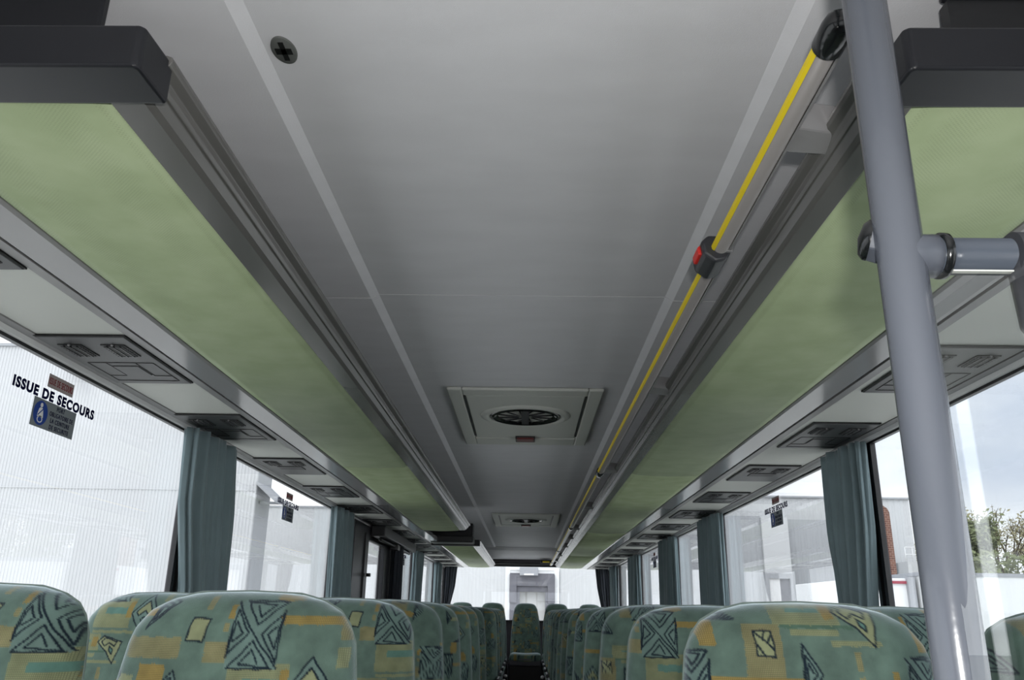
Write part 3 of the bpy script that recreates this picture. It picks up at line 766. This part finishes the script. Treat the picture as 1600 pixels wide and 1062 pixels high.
for k in range(14):
    y = 1.477+.74*k
    if k in (7, 8): continue
    dx = fine if k < 2 else .0045
    v = [0, 0, 3, 2][k % 4]
    g_ = 'patterned seats left of the aisle'
    seat(-.478, y, .12, 'green patterned aisle seat left of the aisle, '+lab(k), g_, [0, 5][k] if k < 2 else v, dx, 1, 1.125 if k < 2 else 1.131)
    seat(-.936, y, .12, 'green patterned window seat at the left windows, '+lab(k), g_, [5, 6][k] if k < 2 else v, dx, 0, 1.131)
for k in range(14):
    y = 1.400+.74*k
    dx = fine if k < 2 else .0045
    v = [1, 0, 2, 3][k % 4]
    g_ = 'patterned seats right of the aisle'
    seat(.442, y, .12, 'green patterned aisle seat right of the aisle, '+lab(k), g_, [1, 7][k] if k < 2 else v, dx, -1, 1.121 if k < 2 else 1.127)
    seat(.900, y, .12, 'green patterned window seat at the right windows, '+lab(k), g_, [2, 0][k] if k < 2 else v, dx, 0, 1.114 if k == 0 else 1.125)
nm = ['at the left rear corner', 'left of the middle', 'in the middle facing the aisle', 'right of the middle', 'at the right rear corner']
for k, x in enumerate((-.90, -.467, -.002, .428, .89)):
    seat(x, 11.97, .20, 'dark green rear bench seat %s' % nm[k], 'rear bench seats', 4, .0045, 0, 1.128)

# ------------------------------------------------------------------ curtains
def curtain(name, label, x, rows, m_, nf=11, rx=.026, amp=.021, seed=0, zt=1.79, axis='y'):
    """rows: (z, y_lo, y_hi)"""
    rs = random.Random(seed)
    n = 180; fr = [(rs.uniform(.7, 1.3), rs.uniform(0, 6.28)) for _ in range(3)]
    rows = sorted(rows, reverse=True); zs = np.linspace(rows[0][0], rows[-1][0], 26)
    Z = [q_[0] for q_ in rows][::-1]; lo = [q_[1] for q_ in rows][::-1]; hi = [q_[2] for q_ in rows][::-1]
    vs = []
    for z in zs:
        l_, h_ = np.interp(z, Z, lo), np.interp(z, Z, hi); cy = (l_+h_)/2; ry = (h_-l_)/2
        for i in range(n):
            t_ = 2*PI*i/n
            f = amp*(math.sin(nf*t_+fr[0][1]+z*1.5*fr[0][0]+1.3*math.sin(2*t_+fr[2][1]))+.45*math.sin(nf*2.3*t_+fr[1][1]-z*2))
            rr = 1+f/rx*.75
            cx_ = abs(math.cos(t_))**.6*math.copysign(1, math.cos(t_)); sx_ = math.sin(t_)
            dy = ry*sx_*(1+f*1.5); dxx = rx*cx_*rr
            vs.append((x+dxx, cy+dy, z) if axis == 'y' else (cy+dy, x+dxx, z))
    m2 = len(zs)
    fs = [(k*n+i, k*n+(i+1) % n, (k+1)*n+(i+1) % n, (k+1)*n+i) for k in range(m2-1) for i in range(n)]
    mb = MB(); mb.add(vs, fs, True)
    mb.f.append(tuple(range(n))); mb.sm.append(False); mb.f.append(tuple((m2-1)*n+i for i in range(n-1, -1, -1))); mb.sm.append(False)
    o = mb.build(name, m_); tag(o, label, 'curtain', 'window curtains'); return o
curtain('curtain', 'blue-grey curtain bunched at the first pillar of the left windows', -1.152, [(1.798, 2.712, 3.130), (1.55, 2.732, 3.181), (1.28, 2.834, 3.191), (.8, 2.885, 3.150)], M['curtain'], seed=1)
curtain('curtain', 'blue-grey curtain bunched at the second pillar of the left windows', -1.152, [(1.80, 4.924, 5.373), (1.3, 4.965, 5.485), (.8, 4.996, 5.465)], M['curtain'], seed=2)
curtain('curtain', 'nearly black curtain just behind the side door on the left', -1.125, [(1.73, 7.12, 7.48), (1.3, 7.10, 7.45), (.8, 7.15, 7.4)], M['curtaindark'], seed=3)
curtain('curtain', 'blue-grey curtain at the left window pillar beyond the side door', -1.152, [(1.80, 8.666, 9.226), (1.3, 8.615, 9.094), (.8, 8.666, 9.074)], M['curtain'], seed=4)
curtain('curtain', 'blue-grey curtain at the last left side pillar before the rear', -1.152, [(1.80, 10.807, 11.215), (1.3, 10.756, 11.215), (.8, 10.807, 11.215)], M['curtain'], seed=5)
curtain('curtain', 'blue-grey curtain bunched at the first pillar of the right windows', 1.152, [(1.798, 2.80, 3.13), (1.5, 2.82, 3.15), (1.26, 2.87, 3.10), (.8, 2.90, 3.08)], M['curtain'], seed=6)
curtain('curtain', 'blue-grey curtain bunched at the second pillar of the right windows', 1.152, [(1.80, 4.965, 5.536), (1.3, 4.955, 5.536), (.8, 4.996, 5.505)], M['curtain'], seed=7)
curtain('curtain', 'blue-grey curtain bunched at the third pillar of the right windows', 1.152, [(1.80, 6.545, 7.187), (1.3, 6.525, 7.259), (.8, 6.576, 7.187)], M['curtain'], seed=8)
curtain('curtain', 'blue-grey curtain bunched at the fourth pillar of the right windows', 1.152, [(1.80, 8.686, 9.400), (1.3, 8.686, 9.430), (.8, 8.717, 9.379)], M['curtain'], seed=9)
curtain('curtain', 'blue-grey curtain at the last right side pillar before the rear', 1.152, [(1.80, 10.909, 11.469), (1.3, 10.909, 11.418), (.8, 10.909, 11.418)], M['curtain'], seed=10)
curtain('curtain', 'black curtain gathered at the left edge of the rear window', 12.22, [(1.85, -1.185, -1.00), (1.55, -1.185, -1.03), (1.25, -1.185, -1.10), (.9, -1.185, -1.12)], M['curtaindark'], seed=11, axis='x', nf=6)
curtain('curtain', 'black curtain gathered at the right edge of the rear window', 12.22, [(1.85, .99, 1.185), (1.55, 1.02, 1.185), (1.25, 1.08, 1.185), (.9, 1.10, 1.185)], M['curtaindark'], seed=12, axis='x', nf=6)

# ------------------------------------------------------------------ window stickers
def text_mesh(s_, size, width, m_, name, parent, org, sgn, bold=0.0, height=None):
    """org: (x plane, y start, z baseline) in world; sgn +1 reads towards +Y (left wall), -1 towards -Y"""
    cu = bpy.data.curves.new('txt', 'FONT'); cu.body = s_; cu.size = size; cu.extrude = .0003; cu.offset = bold; cu.space_character = 1.18
    o = bpy.data.objects.new('txt', cu); COL.objects.link(o)
    dg = bpy.context.evaluated_depsgraph_get(); me = bpy.data.meshes.new_from_object(o.evaluated_get(dg)); bpy.data.objects.remove(o)
    co = np.zeros(len(me.vertices)*3); me.vertices.foreach_get('co', co); co = co.reshape(-1, 3)
    x0, x1 = co[:, 0].min(), co[:, 0].max(); y0, y1 = co[:, 1].min(), co[:, 1].max()
    X = (co[:, 0]-x0)*width/(x1-x0); Y = (co[:, 1]-y0)*((height/(y1-y0)) if height else 1)
    V = np.stack([org[0]-sgn*(-1)*co[:, 2], org[1]+sgn*X, org[2]+Y], -1)
    L = parent.location if parent is not None else Vector((0, 0, 0))
    V -= np.array(L)
    me.vertices.foreach_set('co', V.ravel()); me.update(); me.materials.clear(); me.materials.append(m_); me.name = name
    o = bpy.data.objects.new(name, me); COL.objects.link(o)
    if parent is not None: o.parent = parent
    return o
def stickers(sgn, y0, where, small=False):
    """y0: start of the big lettering; runs towards sgn*Y"""
    xp = -sgn*1.2005
    Y = lambda d_: y0+sgn*d_
    xin = xp+sgn*.0004
    o = text_mesh('ISSUE DE SECOURS', .03, .372, M['navy'], 'exit_lettering', None, (xin, Y(0), EYE+.4795), sgn, .0016, .0270)
    tag(o, 'dark ISSUE DE SECOURS lettering stuck on %s' % where, 'window lettering', 'emergency exit lettering')
    ya, yb = sorted((Y(.135), Y(.252)))
    R = thing('exit_sticker', 'small grey sticker with red ISSUE DE SECOURS on %s' % where, 'sticker', (xp, (ya+yb)/2, EYE+.515), 'red emergency exit stickers')
    box(xp, xin, ya, yb, EYE+.513, EYE+.547).build('backing', M['redplate'], R, world=True)
    text_mesh('ISSUE DE SECOURS', .02, .108, M['redtext'], 'lettering', R, (xin+sgn*.0004, Y(.139), EYE+.5215), sgn, .0000, .017)
    ya, yb = sorted((Y(.093), Y(.286)))
    R = thing('seatbelt_notice', 'grey seat belt notice with blue pictogram disc on %s' % where, 'notice', (xp, (ya+yb)/2, EYE+.45), 'seat belt notices')
    box(xp, xin, ya, yb, EYE+.408, EYE+.4785).build('backing', M['greyplate'], R, world=True)
    cy = Y(.093+.036); cz = EYE+.4435
    n = 32; vs = [(xin+sgn*.0005, cy+.030*math.cos(2*PI*i/n), cz+.030*math.sin(2*PI*i/n)) for i in range(n)]+[(xin, cy+.030*math.cos(2*PI*i/n), cz+.030*math.sin(2*PI*i/n)) for i in range(n)]
    MB().add(vs, [tuple(range(n)), tuple(range(2*n-1, n-1, -1))]+[(i, (i+1) % n, n+(i+1) % n, n+i) for i in range(n)]).build('pictogram_disc', M['blue'], R, world=True)
    px = xin+sgn*.0009
    def poly(ps):
        q_ = [(px, cy+sgn*a_, cz+b_) for a_, b_ in ps]+[(px-sgn*.0004, cy+sgn*a_, cz+b_) for a_, b_ in ps]; n_ = len(ps)
        return q_, [tuple(range(n_)), tuple(range(2*n_-1, n_-1, -1))]+[(i, (i+1) % n_, n_+(i+1) % n_, n_+i) for i in range(n_)]
    fg = MB()
    fg.add(*poly([(.0055*math.cos(2*PI*i/14)-.001, .0195+.0058*math.sin(2*PI*i/14)) for i in range(14)]))
    fg.add(*poly([(-.009, .010), (-.005, .013), (.004, .013), (.008, .008), (.011, -.004), (.012, -.010), (-.013, -.010), (-.012, .0)]))
    # steering wheel ring
    for i in range(18):
        a0, a1 = 2*PI*i/18, 2*PI*(i+1)/18
        fg.add(*poly([(.0115*math.cos(a0), -.0155+.0085*math.sin(a0)), (.0115*math.cos(a1), -.0155+.0085*math.sin(a1)), (.0085*math.cos(a1), -.0155+.0062*math.sin(a1)), (.0085*math.cos(a0), -.0155+.0062*math.sin(a0))]))
    fg.build('figure', M['white'], R, world=True)
    px = px+sgn*.0004; sb = MB(); sb.add(*poly([(.007, .013), (.009, .011), (-.011, -.008), (-.012, -.005)])); sb.build('belt_line', M['blue'], R, world=True)
    for i, (tx, wd, of) in enumerate((('PORT', .036, .028), ('OBLIGATOIRE DE', .108, 0), ('LA CEINTURE', .088, .008), ('DE SECURITE', .088, .008))):
        text_mesh(tx, .013, wd, M['navy'], 'lettering', R, (xin+sgn*.0004, Y(.093+.074+of), EYE+.4625-i*.0165), sgn, .0001, .0115)
stickers(1, 1.806, 'the first left window')
stickers(1, 3.935, 'the second left window')
stickers(1, 7.97, 'the left window beyond the side door')
stickers(-1, 4.189, 'the second right window')
stickers(-1, 8.1, 'the fourth right window')

# ------------------------------------------------------------------ the yard outside
GZ = -1.15
o = box(-120, 120, -60, 160, GZ-.1, GZ).build('asphalt_yard', M['asphalt']); struct(o)
def corr(mb, x0, x1, y, z0, z1, pitch=.3, depth=.05, axis='x', nrm=-1):
    """corrugated sheet in plane y=const (axis x) ; ribs stick out along nrm"""
    n = int((x1-x0)/pitch); pts = []
    for i in range(n):
        b_ = x0+i*(x1-x0)/n; p_ = (x1-x0)/n
        pts += [(b_, 0), (b_+.30*p_, 0), (b_+.42*p_, depth), (b_+.88*p_, depth)]
    pts.append((x1, 0))
    vs = []
    for q_, d_ in pts:
        for z in (z0, z1):
            vs.append((q_, y+nrm*d_, z) if axis == 'x' else (y+nrm*d_, q_, z))
    mb.add(vs, [(2*i, 2*i+2, 2*i+3, 2*i+1) for i in range(len(pts)-1)])
    if axis == 'x': mb.box(x0, x1, y+.02, y+.1, z0, z1)
    else: mb.box(y+.02, y+.1, x0, x1, z0, z1)
    return mb
R = thing('warehouse', 'tall white corrugated warehouse filling the first left windows', 'building', (-27, 35, GZ))
corr(MB(), -52, -9.98, 30, GZ, 10.74, .125, .022).build('cladding', M['build'], R, world=True)
box(-52, -10.0, 30.12, 31.8, GZ, 10.6).build('body', M['buildgrey'], R, world=True)
box(-52.1, -9.9, 29.9, 30.2, 10.74, 10.86).build('roof_edge', M['buildgrey'], R, world=True)
box(-52, -9.98, 29.955, 29.985, 5.26, 5.29).build('sheet_joint', M['build'], R, world=True)
mb = MB(); mb.prism([(-9.98, 5.62), (-9.2, 4.95), (-9.2, 4.85), (-9.98, 5.5)], 29.9, 31.8); mb.box(-9.98, -8.9, 30.5, 30.6, 4.85, 4.95)
mb.build('canopy_edge', M['buildgrey'], R, world=True)
o = thing('floodlight', 'small floodlight on the white warehouse wall seen through the first left window', 'floodlight', (-17.3, 29.5, 9.75))
box(-.28, .28, -.25, .05, -.16, .16).build('lamp_head', M['buildgrey'], o, bevel=.04)
box(-.06, .06, .05, .49, -.04, .04).build('arm', M['truckgrey'], o)
box(-.23, .23, -.26, -.25, -.12, .12).build('lens', M['white'], o)

R = thing('depot_building', 'long white corrugated depot seen through the rear window', 'building', (0, 75, GZ))
corr(MB(), -24, -1.75, 70, GZ, 9.3, .30, .018).build('cladding', M['build'], R, world=True)
corr(MB(), 2.75, 26, 70, GZ, 9.3, .30, .018).build('cladding', M['build'], R, world=True)
corr(MB(), -1.75, 2.75, 70, 4.45, 9.3, .30, .018).build('cladding', M['build'], R, world=True)
box(-24, 26, 72.5, 74, GZ, 9.2).build('body', M['build'], R, world=True)
box(-24.1, 26.1, 69.9, 70.3, 9.3, 9.45).build('roof_edge', M['buildgrey'], R, world=True)
mb = MB(); mb.box(-1.75, -1.35, 69.7, 70.0, GZ, 4.45); mb.box(2.3, 2.7, 69.7, 70.0, GZ, 4.45); mb.box(-1.75, 2.7, 69.7, 70, 4.45, 4.7); mb.box(-1.35, 2.3, 69.75, 70, 4.2, 4.45)
mb.build('dock_frame', M['trailer'], R, world=True)
mb = MB(); mb.box(-1.35, -.55, 69.5, 69.8, GZ, 4.2); mb.box(1.55, 2.3, 69.5, 69.8, GZ, 4.2); mb.box(-.55, 1.55, 69.5, 69.8, 2.75, 4.2); mb.box(-1.38, -.80, 69.3, 69.5, 1.9, 4.1); mb.box(1.75, 2.33, 69.3, 69.5, 1.9, 4.1); mb.box(-.9, 1.8, 69.32, 69.5, 3.2, 4.1)
mb.build('dock_shelter', M['dock'], R, world=True)['label'] = 'dark grey rubber dock shelter'
box(-.55, 1.55, 70.2, 70.4, GZ, 2.8).build('dock_door', M['dockdoor'], R, world=True)
o = thing('dock_lamp', 'wall lamp box above the loading dock seen through the rear window', 'lamp', (.2, 69.3, 4.35))
box(-.75, .75, -.5, .4, -.35, .3).build('lamp_box', M['truckgrey'], o, bevel=.05)
box(-.4, .4, -.52, -.5, -.32, -.2).build('lens', M['white'], o)
o = tag(box(-.5, .7, 69.85, 69.93, 4.85, 5.1).build('dock_sign', M['truckgrey']), 'small dark sign strip above the dock lamp', 'sign')
mb = MB(); mb.box(-2.25, -1.78, 69.6, 69.9, .5, 1.35); o = mb.build('bumper_post', M['yellow']); tag(o, 'yellow dock bumper post left of the loading dock', 'post')

R = thing('office_block', 'pale low industrial block behind the right windows', 'building', (15, 45, GZ))
corr(MB(), 10.0, 20.7, 45, GZ, 7.33, .30, .018).build('upper_cladding', M['build'], R, world=True)
box(10.0, 20.7, 45.12, 52, GZ, 7.25).build('body', M['build'], R, world=True)
box(9.9, 20.8, 44.85, 45.1, 7.33, 7.42).build('roof_edge', M['buildgrey'], R, world=True)
corr(MB(), 6.0, 12.1, 43.2, GZ, 6.12, .30, .018).build('lower_cladding', M['buildgrey'], R, world=True)
box(12.1, 13.45, 43.0, 44.9, GZ, 6.05).build('smooth_bay', M['build'], R, world=True)
corr(MB(), 13.45, 18.9, 43.4, GZ, 6.0, .30, .018).build('lower_cladding', M['buildgrey'], R, world=True)
mb = MB(); mb.box(12.0, 12.2, 42.75, 43.0, GZ, 3.0); mb.box(13.25, 13.4, 42.75, 43.0, GZ, 3.0); mb.box(12.0, 13.4, 42.75, 43.0, 3.0, 3.25); mb.build('door_frame', M['buildgrey'], R, world=True)
box(12.75, 13.25, 42.9, 43.01, GZ, 3.0).build('doorway', M['dock'], R, world=True)
box(12.2, 12.75, 42.85, 42.99, GZ, 3.0).build('door_leaf', M['white'], R, world=True)
R = thing('annex_building', 'white flat-roofed annex with roof railings right of the brick chimney', 'building', (21, 46, GZ))
box(19.0, 22.2, 42.3, 44.7, GZ, 3.9).build('low_wing', M['build'], R, world=True)
mb = MB()
for i in range(9): mb.tube((19.0+i*.36, 42.4, 3.9), (19.0+i*.36, 42.4, 4.6), .02, n=6)
mb.tube((19, 42.4, 4.6), (22, 42.4, 4.6), .025, n=6); mb.tube((19, 42.4, 4.25), (22, 42.4, 4.25), .02, n=6); mb.build('railing', M['white'], R, world=True)
mb = MB(); pts = [(.0+.42*math.cos(t_), 0) for t_ in (0,)]
mb.prism([(16.5, GZ), (17.2, GZ), (17.2, 5.95), (17.12, 6.15), (16.94, 6.28), (16.7, 6.34), (16.5, 6.36)], 39.5, 40.2); o = mb.build('brick_chimney', M['brick']); tag(o, 'narrow brick chimney beside the first right curtain', 'chimney')

R = thing('truck_trailer', 'long white trailer parked outside the right windows', 'trailer', (16, 28, GZ))
box(12.0, 25, 26, 28.5, .05, 2.52).build('cargo_box', M['trailer'], R, world=True, bevel=.03)
box(11.95, 25.05, 25.97, 28.5, 2.45, 2.56).build('top_rail', M['truckgrey'], R, world=True)
mb = MB()
for x in (14, 15.2, 20, 21.2): mb.lathe((x, 25.95, -.65), (0, 1, 0), [(0, 0), (0, .5), (.3, .5), (.3, 0)], 24)
mb.build('wheel', M['black'], R, world=True)
box(12.0, 25, 26.4, 28, -.3, .05).build('chassis', M['dark'], R, world=True)
R = thing('delivery_lorry', 'white box lorry with crimson band parked left of the long trailer', 'lorry', (11, 27, GZ))
box(10.4, 11.75, 26.3, 33, .0, 2.38).build('cargo_box', M['trailer'], R, world=True, bevel=.03)
box(10.4, 11.72, 26.24, 26.3, 2.22, 2.30).build('crimson_band', M['crimson'], R, world=True)
box(11.68, 11.9, 26.15, 33, GZ+.8, 2.42).build('corner_post', M['truckgrey'], R, world=True)
mb = MB(); c_ = (10.95, 26.25, 1.42); 
for i in range(4):
    a0, a1 = PI/2*i, PI/2*(i+1); mb.tube((c_[0]+.16*math.cos(a0), c_[1], c_[2]+.16*math.sin(a0)), (c_[0]+.16*math.cos(a1), c_[1], c_[2]+.16*math.sin(a1)), .015, n=6)
mb.build('diamond_mark', M['crimson'], R, world=True)
box(10.5, 11.7, 26.6, 32, GZ+.1, .0).build('chassis', M['dark'], R, world=True)

def tree(label, x, y, hgt, spread, leaf_mat, leaves, seed, lsz=.16, group='trees behind the trailer', zmin=.35):
    rs = random.Random(seed); R = thing('tree', label, 'tree', (x, y, GZ), group)
    br = MB(); tips = []
    def grow(p_, d_, L, rad, lev):
        q_ = p_+d_*L; br.tube(p_, q_, rad, rad*.68, n=6 if lev > 1 else 8, cap=False)
        if lev >= 2: tips.append((p_, q_))
        if lev == 5: return
        for _ in range(3 if lev < 4 else 2):
            nd = (d_+Vector((rs.uniform(-1, 1), rs.uniform(-1, 1), rs.uniform(-.2, .8)))*spread).normalized()
            grow(p_+d_*L*rs.uniform(.6, 1), nd, L*rs.uniform(.55, .8), rad*.6, lev+1)
    grow(Vector((0, 0, 0)), Vector((rs.uniform(-.05, .05), 0, 1)), hgt*.33, hgt*.018, 0)
    br.build('trunk', M['bark'], R)
    if leaves:
        lf = MB()
        for _ in range(leaves):
            a_, b_ = rs.choice(tips); c_ = a_.lerp(b_, rs.random())+Vector((rs.gauss(0, .22), rs.gauss(0, .22), rs.gauss(0, .2)))
            u_ = Vector((rs.gauss(0, 1), rs.gauss(0, 1), rs.gauss(0, 1))).normalized(); v_ = u_.orthogonal().normalized(); s1 = lsz*rs.uniform(.6, 1.3)
            lf.add([c_-u_*s1, c_+v_*s1*.5, c_+u_*s1, c_-v_*s1*.5], [(0, 1, 2, 3)])
        lf.build('foliage', leaf_mat, R)
    return R
tree('nearly bare tree just right of the annex, left of the green tree', 28.6, 60, 11.0, .62, M['leafpale'], 900, 3, .10)
tree('dense green tree behind the white trailer', 25.4, 48, 9.6, .40, M['leaf'], 7000, 11, .15)
tree('bare branching tree with sparse leaves at the right edge', 30.2, 52, 11.5, .62, M['leafpale'], 1500, 8, .12)
tree('tall thin tree behind the bare tree at the right edge', 36.0, 58, 12.0, .6, M['leafpale'], 2600, 21, .13)
# hedge: uncountable leaves
lf = MB(); rs = random.Random(4)
for _ in range(9000):
    c_ = Vector((rs.uniform(20, 36), rs.uniform(39, 40.5), GZ+rs.uniform(0, 1)**.6*5.2+.25*math.sin(rs.uniform(0, 6))))
    u_ = Vector((rs.gauss(0, 1), rs.gauss(0, 1), rs.gauss(0, 1))).normalized(); v_ = u_.orthogonal().normalized(); s1 = .16*rs.uniform(.6, 1.3)
    lf.add([c_-u_*s1, c_+v_*s1*.5, c_+u_*s1, c_-v_*s1*.5], [(0, 1, 2, 3)])
o = lf.build('hedge', M['leaf']); tag(o, 'green hedge running behind the white trailer', 'hedge')
